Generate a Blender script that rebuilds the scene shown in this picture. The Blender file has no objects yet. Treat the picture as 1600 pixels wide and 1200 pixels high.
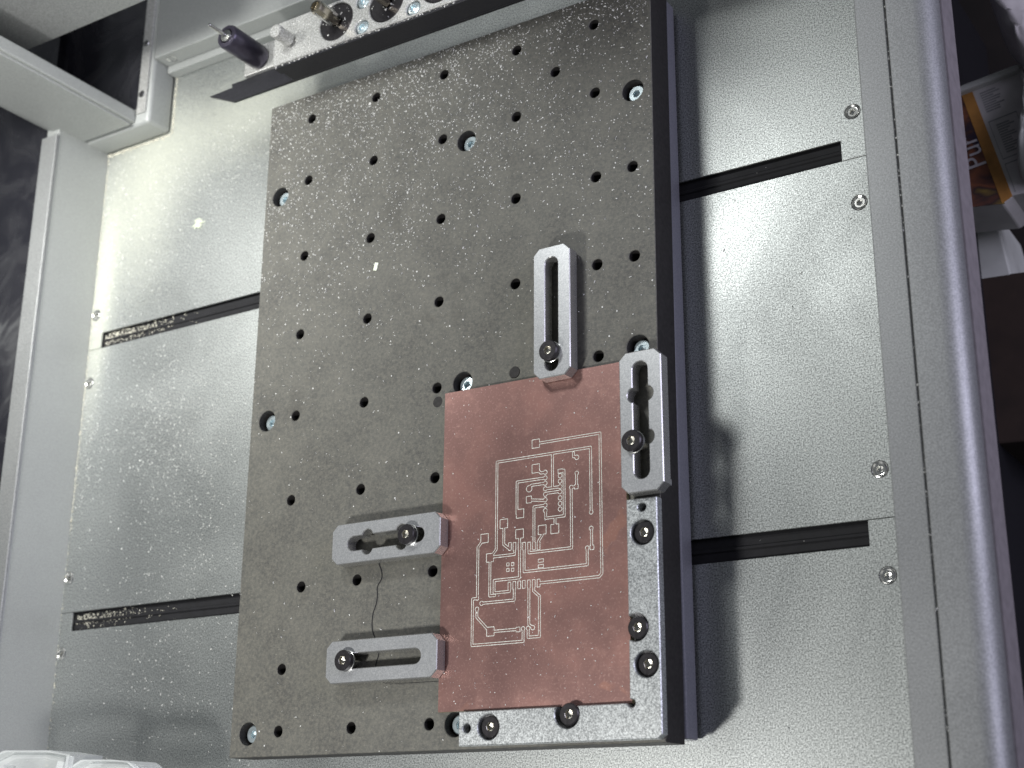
import bpy, math, random
from mathutils import Vector, Matrix, noise
K = 0.001                                   # everything below is measured in millimetres
sc = bpy.context.scene
C = sc.collection

# ------------------------------------------------------------------ camera
cam = bpy.data.cameras.new('camera'); co = bpy.data.objects.new('camera', cam); C.objects.link(co)
cam.sensor_width = 36; cam.lens = 49.9714
cam.clip_start = 0.02; cam.clip_end = 50
Rr = [[0.8429653, 0.0058461, -0.5379361], [-0.1620961, -0.9507092, -0.2643424], [-0.5129662, 0.3100288, -0.8004673]]
co.matrix_world = Matrix(((Rr[0][0], -Rr[1][0], -Rr[2][0], 370.444*K), (Rr[0][1], -Rr[1][1], -Rr[2][1], -270.380*K),
                          (Rr[0][2], -Rr[1][2], -Rr[2][2], 415.966*K), (0, 0, 0, 1)))
cam.dof.use_dof = True; cam.dof.focus_distance = 0.515; cam.dof.aperture_fstop = 15
sc.camera = co
sc.view_settings.view_transform = 'Standard'; sc.view_settings.look = 'None'
sc.view_settings.gamma = 1; sc.view_settings.exposure = 0.22
sc.render.resolution_x = 1024; sc.render.resolution_y = 768
try:
    sc.cycles.max_bounces = 10; sc.cycles.transparent_max_bounces = 12
except Exception: pass

# ------------------------------------------------------------------ light
w = bpy.data.worlds.new("World"); sc.world = w; w.use_nodes = True
bg = w.node_tree.nodes['Background']; bg.inputs[0].default_value = (0.86, 0.93, 1.0, 1); bg.inputs[1].default_value = 0.11
def area(name, loc, target, sx, sy, power, col=(1, 1, 1), spread=180):
    l = bpy.data.lights.new(name, 'AREA'); l.shape = 'RECTANGLE'; l.size = sx*K; l.size_y = sy*K
    l.energy = power; l.color = col; l.spread = math.radians(spread)
    o = bpy.data.objects.new(name, l); C.objects.link(o); o.location = Vector(loc)*K
    o.rotation_euler = (Vector(target)-Vector(loc)).to_track_quat('-Z', 'Y').to_euler()
    return o
area('key_led_lamp', (10, -350, 280), (60, -120, 0), 34, 34, 1.0, (1.0, 0.99, 0.96))
area('rear_led_lamp', (50, 95, 270), (120, -10, 0), 60, 60, .50, (0.98, 1.0, 0.98))
area('left_fill_light', (-100, 35, 235), (-160, -30, -10), 50, 50, .42, (1.0, 1.0, 0.96), 105)  # added fill that brightens the left wall and bed, source unseen
area('right_fill_light', (850, 0, 230), (270, -60, 0), 450, 450, 1.15, (0.80, 0.78, 1.0), 110)  # added violet fill for the rail's rounded edge, standing for unseen room light

# ------------------------------------------------------------------ materials
def lin(c):
    return tuple(((v/255)/12.92 if v/255 <= .04045 else ((v/255+.055)/1.055)**2.4) for v in c)
class NT:
    def __init__(s, name):
        s.m = bpy.data.materials.new(name); s.m.use_nodes = True; s.t = s.m.node_tree
        s.b = s.t.nodes['Principled BSDF']; s.tc = s.t.nodes.new('ShaderNodeTexCoord')
    def n(s, typ, **kw):
        n = s.t.nodes.new(typ)
        for k, v in kw.items():
            if k.startswith('i_'):
                k = k[2:]; k = int(k) if k.isdigit() else k
                n.inputs[k].default_value = v
            else: setattr(n, k, v)
        return n
    def l(s, a, b): s.t.links.new(a, b)
    def noise(s, scale, detail=4, rough=.55, vec=None, dist=0):      # scale per metre
        n = s.n('ShaderNodeTexNoise', i_Scale=scale, i_Detail=detail, i_Roughness=rough, i_Distortion=dist)
        s.l(vec or s.tc.outputs['Object'], n.inputs['Vector']); return n.outputs['Fac']
    def ramp(s, fac, stops, interp='LINEAR'):
        r = s.n('ShaderNodeValToRGB'); r.color_ramp.interpolation = interp
        e = r.color_ramp.elements
        while len(e) < len(stops): e.new(.5)
        for el, (p, c) in zip(e, stops):
            el.position = p; el.color = (c[0], c[1], c[2], 1) if not isinstance(c, (int, float)) else (c, c, c, 1)
        s.l(fac, r.inputs[0]); return r.outputs[0]
    def mix(s, f, a, b, mode='MIX'):
        m = s.n('ShaderNodeMix', data_type='RGBA', blend_type=mode)
        for x, i in ((f, 0), (a, 6), (b, 7)):
            if hasattr(x, 'links'): s.l(x, m.inputs[i])
            elif i == 0: m.inputs[0].default_value = x
            else: m.inputs[i].default_value = (x[0], x[1], x[2], 1)
        return m.outputs[2]
    def math(s, op, a, b=None):
        m = s.n('ShaderNodeMath', operation=op)
        for x, i in ((a, 0), (b, 1)):
            if x is None: continue
            if hasattr(x, 'links'): s.l(x, m.inputs[i])
            else: m.inputs[i].default_value = x
        return m.outputs[0]
    def bump(s, h, dist, strength=1):
        b = s.n('ShaderNodeBump', i_Strength=strength, i_Distance=dist); s.l(h, b.inputs['Height'])
        s.l(b.outputs[0], s.b.inputs['Normal'])
    def set(s, col=None, rough=None, metal=None, **kw):
        for x, nme in ((col, 'Base Color'), (rough, 'Roughness'), (metal, 'Metallic')):
            if x is None: continue
            if hasattr(x, 'links'): s.l(x, s.b.inputs[nme])
            else: s.b.inputs[nme].default_value = (x[0], x[1], x[2], 1) if isinstance(x, tuple) else x
        for k, v in kw.items(): s.b.inputs[k.replace('_', ' ')].default_value = v
        return s.m

def blasted(name, col, metal, rough, grain=1.0, gs=1900, dirt=None):
    """bead-blasted anodised aluminium: sparkly grain that is fine relief plus small value changes"""
    m = NT(name)
    g = m.noise(gs, 2, .7); g2 = m.noise(gs*.37, 3, .8); sm = m.noise(9, 5, .6, dist=1.5); big = m.noise(14, 3, .5)
    c = m.mix(m.math('MULTIPLY', m.ramp(g, [(.36, 0), (.66, 1)]), min(1, .75*grain)), tuple(v*.5 for v in col), tuple(min(1, v*2.0) for v in col))
    c = m.mix(.12, c, m.ramp(big, [(.3, .35), (.7, .75)]), 'OVERLAY')
    if dirt: c = dirt(m, c)
    m.bump(m.math('ADD', g, g2), .00002*grain, .5)
    if dirt: metal = m.math('MULTIPLY', m.math('SUBTRACT', 1, m.dust), metal)
    return m.set(c, m.math('ADD', m.math('MULTIPLY', g2, .16), m.math('ADD', m.math('MULTIPLY', m.math('SUBTRACT', sm, .5), .35), rough-.08)), metal)

def floor_dust(m, c):
    """cream milling powder settled towards the rear left of the bed, in blotches"""
    pos = m.n('ShaderNodeSeparateXYZ'); m.l(m.tc.outputs['Object'], pos.inputs[0])
    def gauss(x0, y0, sx, sy):
        a = m.math('DIVIDE', m.math('SUBTRACT', pos.outputs[0], (x0-40)*K), sx*K); b = m.math('DIVIDE', m.math('SUBTRACT', pos.outputs[1], (y0+70)*K), sy*K)
        r = m.math('ADD', m.math('MULTIPLY', a, a), m.math('MULTIPLY', b, b)); return m.math('POWER', 2.718, m.math('MULTIPLY', r, -1))
    d = m.math('ADD', gauss(-130, 35, 32, 60), m.math('ADD', gauss(-60, 62, 60, 28), m.math('MULTIPLY', gauss(-152, -25, 9, 60), .9)))
    n = m.noise(420, 6, .85)
    f = m.ramp(m.math('ADD', m.math('MULTIPLY', d, .75), m.math('MULTIPLY', m.math('SUBTRACT', n, .5), 1.25)), [(.18, 0), (.95, 1)])
    f = m.math('MULTIPLY', f, .8); m.dust = f
    return m.mix(f, c, lin((184, 186, 172)))

M = {}
M['bed'] = blasted('bed_aluminium', (.34, .355, .35), .85, .46, 1.15, 1900, floor_dust)
M['frame'] = blasted('frame_aluminium', (.42, .43, .43), .5, .5, .3, 2000)
M['wallm'] = blasted('wall_aluminium', (.56, .585, .57), .25, .5, .2, 2200)
M['bracket'] = blasted('bracket_aluminium', (.48, .50, .51), .75, .42, .9, 1900)
M['clamp'] = blasted('clamp_aluminium', (.72, .74, .76), .6, .38, .3, 1900)
M['clamp_side'] = blasted('clamp_machined_side', (.78, .78, .76), .75, .28, .15, 1700)
M['rack'] = blasted('rack_aluminium', (.62, .62, .58), .5, .45, .8, 1500)

m = NT('spoilboard_fibre')
n1 = m.noise(55, 5, .6); n2 = m.noise(900, 3, .7); n3 = m.noise(9, 3, .5)
vm = m.n('ShaderNodeMapping'); m.l(m.tc.outputs['Object'], vm.inputs[0]); vm.inputs['Scale'].default_value = (.35, 1.3, 1); vm.inputs['Rotation'].default_value = (0, 0, .8)
n4 = m.noise(1500, 3, .7, vm.outputs[0])
c = m.ramp(n1, [(.3, lin((64, 64, 62))), (.55, lin((80, 80, 76))), (.75, lin((90, 89, 84)))])
c = m.mix(m.math('MULTIPLY', m.ramp(n2, [(.35, 0), (.7, 1)]), .55), c, lin((118, 115, 105)))
c = m.mix(m.math('MULTIPLY', m.ramp(n4, [(.58, 0), (.75, 1)]), .5), c, lin((140, 138, 128)))
c = m.mix(m.math('MULTIPLY', m.ramp(m.noise(38, 4, .6), [(.62, 0), (.72, 1)]), .35), c, lin((52, 50, 46)))
m.bump(m.math('ADD', n2, n4), .00008, .6)
M['board'] = m.set(c, .62, 0.0)

m = NT('board_edge'); n = m.noise(700, 3)
M['board_edge'] = m.set(m.ramp(n, [(.3, lin((26, 24, 24))), (.7, lin((44, 42, 42)))]), .7, 0)

m = NT('copper_clad')
n1 = m.noise(30, 4, .6); n2 = m.noise(260, 4, .6); n3 = m.noise(1200, 2, .6)
c = m.ramp(n1, [(.28, lin((139, 108, 104))), (.5, lin((151, 117, 111))), (.66, lin((165, 125, 117)))])
c = m.mix(m.math('MULTIPLY', m.ramp(n2, [(.55, 0), (.72, 1)]), .5), c, lin((178, 140, 131)))
c = m.mix(m.math('MULTIPLY', m.ramp(m.noise(46, 3, .5, dist=.6), [(.66, 0), (.70, 1)]), .5), c, lin((180, 133, 117)))
c = m.mix(m.math('MULTIPLY', m.ramp(n3, [(.56, 0), (.70, 1)]), .45), c, lin((196, 160, 152)))
m.bump(n3, .00003, .4)
M['copper'] = m.set(c, m.math('ADD', m.math('MULTIPLY', n1, .2), .32), .85)
m = NT('milled_laminate'); n = m.noise(900, 3)
M['groove'] = m.set(m.ramp(n, [(.3, lin((182, 186, 176))), (.7, lin((236, 238, 230)))]), .6, 0)
m = NT('laminate_edge'); M['fr4'] = m.set(lin((150, 140, 112)), .5, 0)

def plain(name, col, rough, metal=0, nscale=400, var=.25, bump=0):
    m = NT(name); n = m.noise(nscale, 3)
    c = m.ramp(n, [(.3, tuple(v*(1-var) for v in col)), (.7, tuple(v*(1+var) for v in col))])
    if bump: m.bump(n, bump, .5)
    return m.set(c, rough, metal)
M['black_steel'] = plain('black_oxide_steel', (.045, .042, .045), .33, .6, 900)
M['chrome'] = plain('bright_steel', (.62, .62, .60), .22, 1, 700, .12)
M['hexwall'] = plain('socket_steel', (.55, .53, .47), .3, 1, 700, .12)
M['zinc'] = plain('zinc_plated_steel', (.66, .76, .80), .25, .75, 500, .15)
M['black_anod'] = plain('black_anodised', (.022, .022, .027), .38, .3, 900, .2)
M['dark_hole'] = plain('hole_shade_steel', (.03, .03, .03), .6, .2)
M['rail'] = plain('rubber_strip', (.006, .006, .008), .85, 0, 300, .3)
M['base'] = plain('sliding_base_anodised', (.26, .26, .31), .5, .4, 1500, .15)
M['brass'] = plain('carbide_bit', (.50, .46, .38), .22, 1, 500, .15)
M['side'] = plain('mauve_grey_paint', (.22, .20, .21), .65, .1, 300, .12)
m = NT('black_painted_reflection'); n = m.noise(26, 5, .6, dist=1.2)
M['gloss_black'] = m.set(m.ramp(n, [(.42, (.013, .013, .017)), (.60, (.028, .028, .032)), (.74, (.09, .092, .095))]), m.math('ADD', m.math('MULTIPLY', n, .3), .12), 0)  # pale wisps in the colour stand in for smoky reflections
M['probe'] = plain('probe_body_anodised', (.075, .068, .095), .3, .7, 300, .15)
M['chip'] = plain('laminate_chips', (.74, .74, .71), .7, 0, 2000, .2)
M['powder'] = plain('laminate_powder', (.60, .58, .49), .9, 0, 1500, .3)
M['fluff'] = plain('pale_swarf', (.76, .80, .66), .8, 0, 800, .15)
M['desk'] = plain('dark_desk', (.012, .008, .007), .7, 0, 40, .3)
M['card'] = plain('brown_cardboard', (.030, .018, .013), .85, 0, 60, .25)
M['bag'] = plain('grey_plastic_bag', (.55, .52, .52), .5, 0, 60, .2)
M['whitebox'] = plain('pale_box_card', (.50, .51, .48), .6, 0, 60, .15)
M['orange'] = plain('orange_print', (.42, .20, .05), .5, 0, 90, .3)
M['paper'] = plain('grey_print_paper', (.55, .53, .52), .6, 0, 60, .15)
M['ink'] = plain('grey_ink', (.26, .26, .26), .7, 0, 90, .2)
M['ink_white'] = plain('white_ink', (.55, .52, .55), .6, 0, 60, .1)
m = NT('photo_print'); n = m.noise(55, 3, .5, dist=.5)
M['photo'] = m.set(m.ramp(n, [(.32, (.02, .02, .05)), (.42, (.06, .03, .03)), (.52, (.22, .08, .04)), (.60, (.05, .03, .03)), (.72, (.35, .24, .05))]), .45, 0)

m = NT('clear_plastic')                      # thin clear sheet: mostly see-through, milky where creased, glossy at grazing angles
m.set((.85, .88, .88), .15, 0); m.b.inputs['IOR'].default_value = 1.5
tr_ = m.n('ShaderNodeBsdfTransparent'); lw_ = m.n('ShaderNodeLayerWeight', i_Blend=.35); mx_ = m.n('ShaderNodeMixShader')
m.l(m.math('ADD', m.math('MULTIPLY', lw_.outputs['Facing'], .75), m.math('MULTIPLY', m.noise(60, 4), .3)), mx_.inputs[0])
m.l(tr_.outputs[0], mx_.inputs[1]); m.l(m.b.outputs[0], mx_.inputs[2]); m.l(mx_.outputs[0], m.t.nodes['Material Output'].inputs[0])
M['clear'] = m.m

# ------------------------------------------------------------------ helpers
def mesh(name, vs, fs, smooth=False):
    me = bpy.data.meshes.new(name); me.from_pydata([(x*K, y*K, z*K) for x, y, z in vs], [], fs); me.update()
    if smooth:
        for p in me.polygons: p.use_smooth = True
    return me
def shift(me, loc):
    me.transform(Matrix.Translation(-Vector(loc)*K)); return me
def obj(name, me, mat, parent=None, loc=None):
    """loc: mm, in the parent's frame (or the world for a top-level object)"""
    o = bpy.data.objects.new(name, me); C.objects.link(o)
    if mat is not None:
        me.materials.clear()
        for q in (mat if isinstance(mat, list) else [mat]): me.materials.append(q)
    if parent: o.parent = parent
    if loc: o.location = Vector(loc)*K
    return o
def thing(name, label, cat, loc=(0, 0, 0), group=None):
    o = bpy.data.objects.new(name, None); C.objects.link(o); o.location = Vector(loc)*K; o.empty_display_size = .01
    o['label'] = label; o['category'] = cat
    if group: o['group'] = group
    o['_l'] = list(loc); return o
def tag(o, label, cat, group=None, kind=None):
    if label: o['label'] = label
    if cat: o['category'] = cat
    if group: o['group'] = group
    if kind: o['kind'] = kind
    return o
def wpart(name, me, mat, t):
    """a part whose mesh is written in world millimetres: moved into the frame of its thing"""
    return obj(name, shift(me, t['_l']), mat, t)
def join(*ms):
    vs, fs = [], []
    for v, f in ms:
        k = len(vs); vs += list(v); fs += [tuple(i+k for i in q) for q in f]
    return vs, fs
def bx(x0, x1, y0, y1, z0, z1):
    return ([(x0, y0, z0), (x1, y0, z0), (x1, y1, z0), (x0, y1, z0), (x0, y0, z1), (x1, y0, z1), (x1, y1, z1), (x0, y1, z1)],
            [(3, 2, 1, 0), (4, 5, 6, 7), (0, 1, 5, 4), (1, 2, 6, 5), (2, 3, 7, 6), (3, 0, 4, 7)])
def bevel(me, wd, seg=2, ang=.6):
    import bmesh
    bm = bmesh.new(); bm.from_mesh(me)
    es = [e for e in bm.edges if len(e.link_faces) == 2 and e.calc_face_angle(0) > ang]
    bmesh.ops.bevel(bm, geom=es, offset=wd*K, segments=seg, profile=.5, affect='EDGES')
    bm.to_mesh(me); bm.free(); return me
def box(x0, x1, y0, y1, z0, z1, b=.4, name='box', seg=2):
    me = mesh(name, *bx(x0, x1, y0, y1, z0, z1))
    return bevel(me, b, seg) if b else me
def prism(poly, z0, z1):
    n = len(poly); vs = [(x, y, z0) for x, y in poly]+[(x, y, z1) for x, y in poly]
    return vs, [tuple(range(n-1, -1, -1)), tuple(range(n, 2*n))]+[(i, (i+1) % n, n+(i+1) % n, n+i) for i in range(n)]
def circ(x, y, r, n=28): return [(x+r*math.cos(2*math.pi*i/n), y+r*math.sin(2*math.pi*i/n)) for i in range(n)]
def area2(p): return sum(p[i][0]*p[(i+1) % len(p)][1]-p[(i+1) % len(p)][0]*p[i][1] for i in range(len(p)))
def sheet(name, outer, holes, z0, z1, bev=0.0):
    """flat plate with holes, edges chamfered, made through a filled 2D curve"""
    cu = bpy.data.curves.new(name, 'CURVE'); cu.dimensions = '2D'; cu.fill_mode = 'BOTH'
    for k, L in enumerate([outer]+list(holes)):
        if (area2(L) > 0) != (k == 0): L = L[::-1]
        s = cu.splines.new('POLY'); s.points.add(len(L)-1); s.use_cyclic_u = True
        for p, (x, y) in zip(s.points, L): p.co = (x*K, y*K, 0, 1)
    h = (z1-z0)/2; cu.extrude = (h-bev)*K; cu.bevel_depth = bev*K; cu.offset = -bev*K; cu.bevel_resolution = 0
    o = bpy.data.objects.new(name, cu); C.objects.link(o)
    dg = bpy.context.evaluated_depsgraph_get(); me = bpy.data.meshes.new_from_object(o.evaluated_get(dg))
    bpy.data.objects.remove(o); me.transform(Matrix.Translation((0, 0, (z0+z1)/2*K))); me.name = name
    for p in me.polygons: p.use_smooth = False
    return me
def lathe(prof, n=28, x=0, y=0):
    """prof: (r, z) from the bottom up or top down; r=0 closes"""
    vs, fs, rings = [], [], []
    for r, z in prof:
        if r < 1e-6: rings.append([len(vs)]); vs.append((x, y, z))
        else:
            rings.append(list(range(len(vs), len(vs)+n)))
            vs += [(x+r*math.cos(2*math.pi*i/n), y+r*math.sin(2*math.pi*i/n), z) for i in range(n)]
    for a, b in zip(rings, rings[1:]):
        for i in range(n):
            j = (i+1) % n
            if len(a) == 1 and len(b) > 1: fs.append((a[0], b[j], b[i]))
            elif len(b) == 1 and len(a) > 1: fs.append((a[i], a[j], b[0]))
            elif len(a) > 1: fs.append((a[i], a[j], b[j], b[i]))
    return vs, fs
def hexr(a, r):
    a = (a+math.pi/6) % (math.pi/3)-math.pi/6
    return r*math.cos(math.pi/6)/math.cos(a)
def head(r, h, hx, depth, bv=.5, n=36, rot=.3):
    """button/cap head: returns (body mesh, socket mesh); base at z=0"""
    vs, fs = lathe([(r-.15, 0), (r, .2), (r, h-bv), (r-bv, h)], n)
    k = len(vs)
    ring = [(hexr(2*math.pi*i/n-rot, hx)*math.cos(2*math.pi*i/n), hexr(2*math.pi*i/n-rot, hx)*math.sin(2*math.pi*i/n)) for i in range(n)]
    vs += [(x*1.08, y*1.08, h) for x, y in ring]
    o = k-n
    for i in range(n):
        j = (i+1) % n; fs.append((o+i, o+j, k+j, k+i))
    sv = [(x*1.08, y*1.08, h) for x, y in ring]+[(x, y, h-.15) for x, y in ring]+[(x, y, h-depth) for x, y in ring]+[(0, 0, h-depth-.5)]
    sf = []
    for a in (0, n):
        for i in range(n):
            j = (i+1) % n; sf.append((a+i, a+j, a+n+j, a+n+i))
    for i in range(n): sf.append((2*n+i, 2*n+(i+1) % n, 3*n))
    return mesh('screw_head', vs, fs), mesh('hex_socket', sv, sf)
def autosmooth(me, deg=35):
    import bmesh
    for p in me.polygons: p.use_smooth = True
    bm = bmesh.new(); bm.from_mesh(me)
    for e in bm.edges: e.smooth = len(e.link_faces) == 2 and e.calc_face_angle(0) < math.radians(deg)
    bm.to_mesh(me); bm.free(); return me
def slot(x0, y0, x1, y1, r, lobes=(), n=10):
    """slot outline from centre to centre with radius r; lobes: (t, side, rl, off) bulges along the sides"""
    d = Vector((x1-x0, y1-y0)); L = d.length; u = d/L; v = Vector((-u.y, u.x)); P = []
    def side(sg):
        pts = []
        for t, s, rl, off in sorted(lobes):
            if s != sg: continue
            # circle of radius rl centred off from the slot axis, cut by the line at distance r
            dd = r-off; a0 = math.asin(max(-1, min(1, dd/rl)))
            for k in range(n+1):
                a = a0+(math.pi-2*a0)*k/n
                pts.append((t*L-rl*math.cos(a)*(1), off+rl*math.sin(a)))
        pts.sort(key=lambda q: 0) 
        return pts
    up = side(1); dn = side(-1)
    for k in range(n+1):
        a = -math.pi/2+math.pi*k/n; P.append(Vector((x1, y1))+u*(r*math.cos(a))+v*(r*math.sin(a)))
    for t, h in reversed(up): P.append(Vector((x0, y0))+u*t+v*h)
    for k in range(n+1):
        a = math.pi/2+math.pi*k/n; P.append(Vector((x0, y0))+u*(r*math.cos(a))+v*(r*math.sin(a)))
    for t, h in dn: P.append(Vector((x0, y0))+u*t-v*h)
    return [(p.x, p.y) for p in P]
def chips(name, pts, mat, smin, smax, seed, parent=None):
    """little angular flakes lying on a surface; pts: (x, y, z)"""
    R = random.Random(seed); vs, fs = [], []
    for x, y, z in pts:
        s = smin+(smax-smin)*R.random()**2.2; a = R.random()*6.283; e = R.uniform(.35, 1) if R.random() < .75 else R.uniform(.12, .25)
        if e < .3: s *= 1.9
        ca, sa = math.cos(a), math.sin(a); k = len(vs); t = s*R.uniform(.25, .5)
        for px, py, pz in ((-.5, -.5*e, 0), (.5, -.4*e, t*R.random()*.6), (.4, .5*e, t*.3), (-.45, .45*e, t*R.random()), (R.uniform(-.2, .2), 0, t+.05)):
            vs.append((x+s*(px*ca-py*sa), y+s*(px*sa+py*ca), z+pz))
        fs += [(k, k+1, k+4), (k+1, k+2, k+4), (k+2, k+3, k+4), (k+3, k, k+4)]
    return mesh(name, vs, fs)

# ================================================================== machine bed
ZF = -24.0
bed = thing('machine_bed', 'silver aluminium machine bed of wide panels around and below the dark drilled board', 'machine bed', (40, -70, ZF))
S0, S1, S2, S3 = -33.2, -41.2, -169.3, -177.9        # slot edges
XL, XR = -158.0, 243.5
def pan(y0, y1, notch=()):
    return y0, y1
G = .12
panels = [
 [(XL, S1+G), (-148.8, S1+G), (-148.8, S0), (225.2, S0), (225.2, S1+G), (XR, S1+G), (XR, 112), (XL, 112)],
 [(XL, S2+G), (XR, S2+G), (XR, S1-G), (XL, S1-G)],
 [(XL, -340), (XR, -340), (XR, S2-G), (225.0, S2-G), (225.0, S3), (-149.4, S3), (-149.4, S2-G), (XL, S2-G)]]
holesy = [(-23.2, 0), (-58.3, 1), (-153.1, 1), (-187.8, 2)]
for k, pl in enumerate(panels):
    hs = []
    for yy, kk in holesy:
        if kk == k:
            for xx in (-154.2, 230.2): hs.append(circ(xx, yy, 2.9))
    p = wpart('bed_panel', sheet('bed_panel', pl, hs, ZF-1.0, ZF, .1), M['bed'], bed)
wpart('bed_underside', box(XL, XR, -340, 112, ZF-16, ZF-11, 0), M['rail'], bed)
for (ya, yb) in ((S1, S0), (S3, S2)):
    ya, yb = min(ya, yb), max(ya, yb); c = (ya+yb)/2
    # folded rubber way strip at the bottom of the slot: two flats with a ridge between
    prof = [(ya-2, ZF-3), (ya+.6, ZF-1.9), (c-.8, ZF-2.0), (c-.4, ZF-1.3), (c+.4, ZF-1.2), (c+.9, ZF-2.0), (yb-.8, ZF-1.9), (yb+2, ZF-3)]
    vs = [(-152, y, z) for y, z in prof]+[(228, y, z) for y, z in prof]; n = len(prof)
    wpart('slot_strip', mesh('slot_strip', vs, [(i, i+1, n+i+1, n+i) for i in range(n-1)]), M['rail'], bed)
def countersunk(n=32):
    vs, fs = lathe([(2.75, 0), (2.5, .12), (1.95, -.25), (1.75, -.3)], n)
    k = len(vs)-n
    base = len(vs)
    for dz, q in ((-.3, 1.25), (-1.5, 1.1)):
        vs += [(hexr(6.2832*i/n, q)*math.cos(6.2832*i/n), hexr(6.2832*i/n, q)*math.sin(6.2832*i/n), dz) for i in range(n)]
    vs.append((0, 0, -1.8))
    for i in range(n):
        j = (i+1) % n
        fs += [(k+i, k+j, base+j, base+i), (base+i, base+j, base+n+j, base+n+i), (base+n+i, base+n+j, base+2*n)]
    return mesh('countersunk_screw', vs, fs)
cs = countersunk(); cs.materials.append(M['chrome'])
for yy, kk in holesy:
    for xx in (-154.2, 230.2):
        obj('bed_screw', cs, None, bed, (xx-40, yy+70, .1))

# ================================================================== left wall
lw = thing('side_wall', 'pale upright side wall along the left of the bed, with a grey rim and black cover outside', 'wall', (-160, -100, ZF))
wpart('wall_panel', box(-166, -157.2, -340, 70, ZF-1, 8, .5), M['wallm'], lw)
wpart('rim', box(-167.5, -156.6, -340, 62, 8.2, 9.6, .35), M['frame'], lw)
cv = [(x, y, 6-abs(x+167)*.02+1.2*noise.noise(Vector((x*.02, y*.013, 0)))) for y in range(-340, 241, 20) for x in range(-360, -166, 16)]
nx = len(range(-360, -166, 16)); ny = len(range(-340, 241, 20))
wpart('black_cover', mesh('black_cover', cv, [(j*nx+i, j*nx+i+1, (j+1)*nx+i+1, (j+1)*nx+i) for j in range(ny-1) for i in range(nx-1)], True), M['gloss_black'], lw)

# ================================================================== right frame
rf = thing('frame_rail', 'long silver frame rail with a rounded outer edge along the right of the bed', 'frame', (258, -100, 0))
def rail(name, prof0, prof1, y0, y1, mat, smooth=False):
    n = len(prof0); vs = [(x, y0, z) for x, z in prof0]+[(x, y1, z) for x, z in prof1]
    me = mesh(name, vs, [(i, (i+1) % n, n+(i+1) % n, n+i) for i in range(n)]+[tuple(range(n-1, -1, -1)), tuple(range(n, 2*n))])
    return wpart(name, autosmooth(me, 30) if smooth else me, mat, rf)
YF, YB = -330, 120
rail('inner_rail', *[[(243.9, ZF-3), (254.0, ZF-3), (254.0, 8.5), (253.6, 9.0), (244.3, 9.0), (243.9, 8.6)]]*2, YF, YB, M['frame'])
arc = [(263.0+7*math.cos(math.pi/2*(1-k/8)), 2.6+7*math.sin(math.pi/2*(1-k/8))) for k in range(1, 9)]
rail('outer_rail', *[[(254.5, ZF-3), (254.5, 9.3), (254.8, 9.6), (263.0, 9.6)]+arc+[(269.9, 1.2), (262, 1.2), (262, ZF-3)]]*2, YF, YB, M['frame'], True)
rail('side_panel', *[[(264, -13.2), (270.3, -13.2), (270.5, -12.8), (270.5, 1.0), (264, 1.0)]]*2, YF, YB, M['side'])
rail('lower_body', *[[(228, -250), (230, -250), (230, ZF-16), (228, ZF-16)]]*2, YF, YB, M['black_anod'])

# ================================================================== back wall
bw = thing('rear_deck', 'smooth pale raised deck of the machine behind the tool rack at the top', 'machine deck', (60, 104, ZF))
wpart('deck_panel', box(-113.1, 244, 99.5, 270, ZF-3, -8.9, .5), M['wallm'], bw)
wpart('ledge', box(-113.0, 244, 95.5, 99.4, ZF+.1, ZF+6, .5), M['wallm'], bw)
wpart('rear_panel', box(-250, 244, 270.5, 275, ZF-3, 190, .5), M['wallm'], bw)
o = obj('bed_screw', cs, None, bw, (-104-60, -8.4, 3)) ; o.name = 'wall_screw'; o.rotation_euler = (math.pi/2, 0, 0); o.location = Vector((-106-60, -4.62, 10.5))*K

# ================================================================== gantry column on its platform
gc = thing('gantry_column', 'silver upright column on a raised block at the rear left corner of the bed', 'machine column', (-140, 90, ZF))
me = box(-240, -113.3, 65, 268, ZF+.1, -9, 2.2, seg=4); wpart('platform', autosmooth(me, 30), M['wallm'], gc)
wpart('bellows_cover', box(-236, -121.2, 74, 267, -8.9, -8.2, .1), M['gloss_black'], gc)
wpart('trim_strip', box(-121, -115.2, 70.5, 267, -8.9, -7.9, .15), M['rack'], gc)
def crosshead():
    vs, fs = lathe([(1.9, 0), (1.8, .25), (0.001, .6)], 24)
    return mesh('cross_screw', vs, fs)
ch = crosshead(); ch.materials.append(M['chrome'])
cross = join(bx(-1.15, 1.15, -.22, .22, .3, .62), bx(-.22, .22, -1.15, 1.15, .31, .63))
chx = mesh('cross_slot', *cross); chx.materials.append(M['black_steel'])
for u_ in [(-118.67, 109.27), (-118.34, 80.80)]:
    s_ = obj('trim_screw', ch, None, gc, (u_[0]+140, u_[1]-90, -7.9-ZF)); k_ = obj('cross_slot', chx, None, s_); k_.rotation_euler = (0, 0, .6)
me = box(-166, -122.2, 66.6, 73.2, -8.9, 215, .7); wpart('column_plate', me, M['wallm'], gc)
wpart('column_face', box(-161.5, -124, 65.2, 66.5, -7.5, 214, .25), M['wallm'], gc)
zc = thing('spindle_carriage', 'grey carriage panel with one recessed screw in the top left corner', 'machine carriage', (-120, 110, 40))
wpart('carriage_body', box(-160, -63, 89.3, 99.3, 40, 200, .6), M['frame'], zc)

v_, f_ = lathe([(0, 121), (9, 120), (9, 126), (19, 127), (21, 130), (21, 146), (0, 147)], 40, 98, 70)
wpart('spindle_motor', autosmooth(mesh('spindle_motor', v_, f_)), M['black_anod'], zc)
wpart('cross_beam', box(-63, 96, 100, 108, 120, 160, .8), M['frame'], zc)

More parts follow.
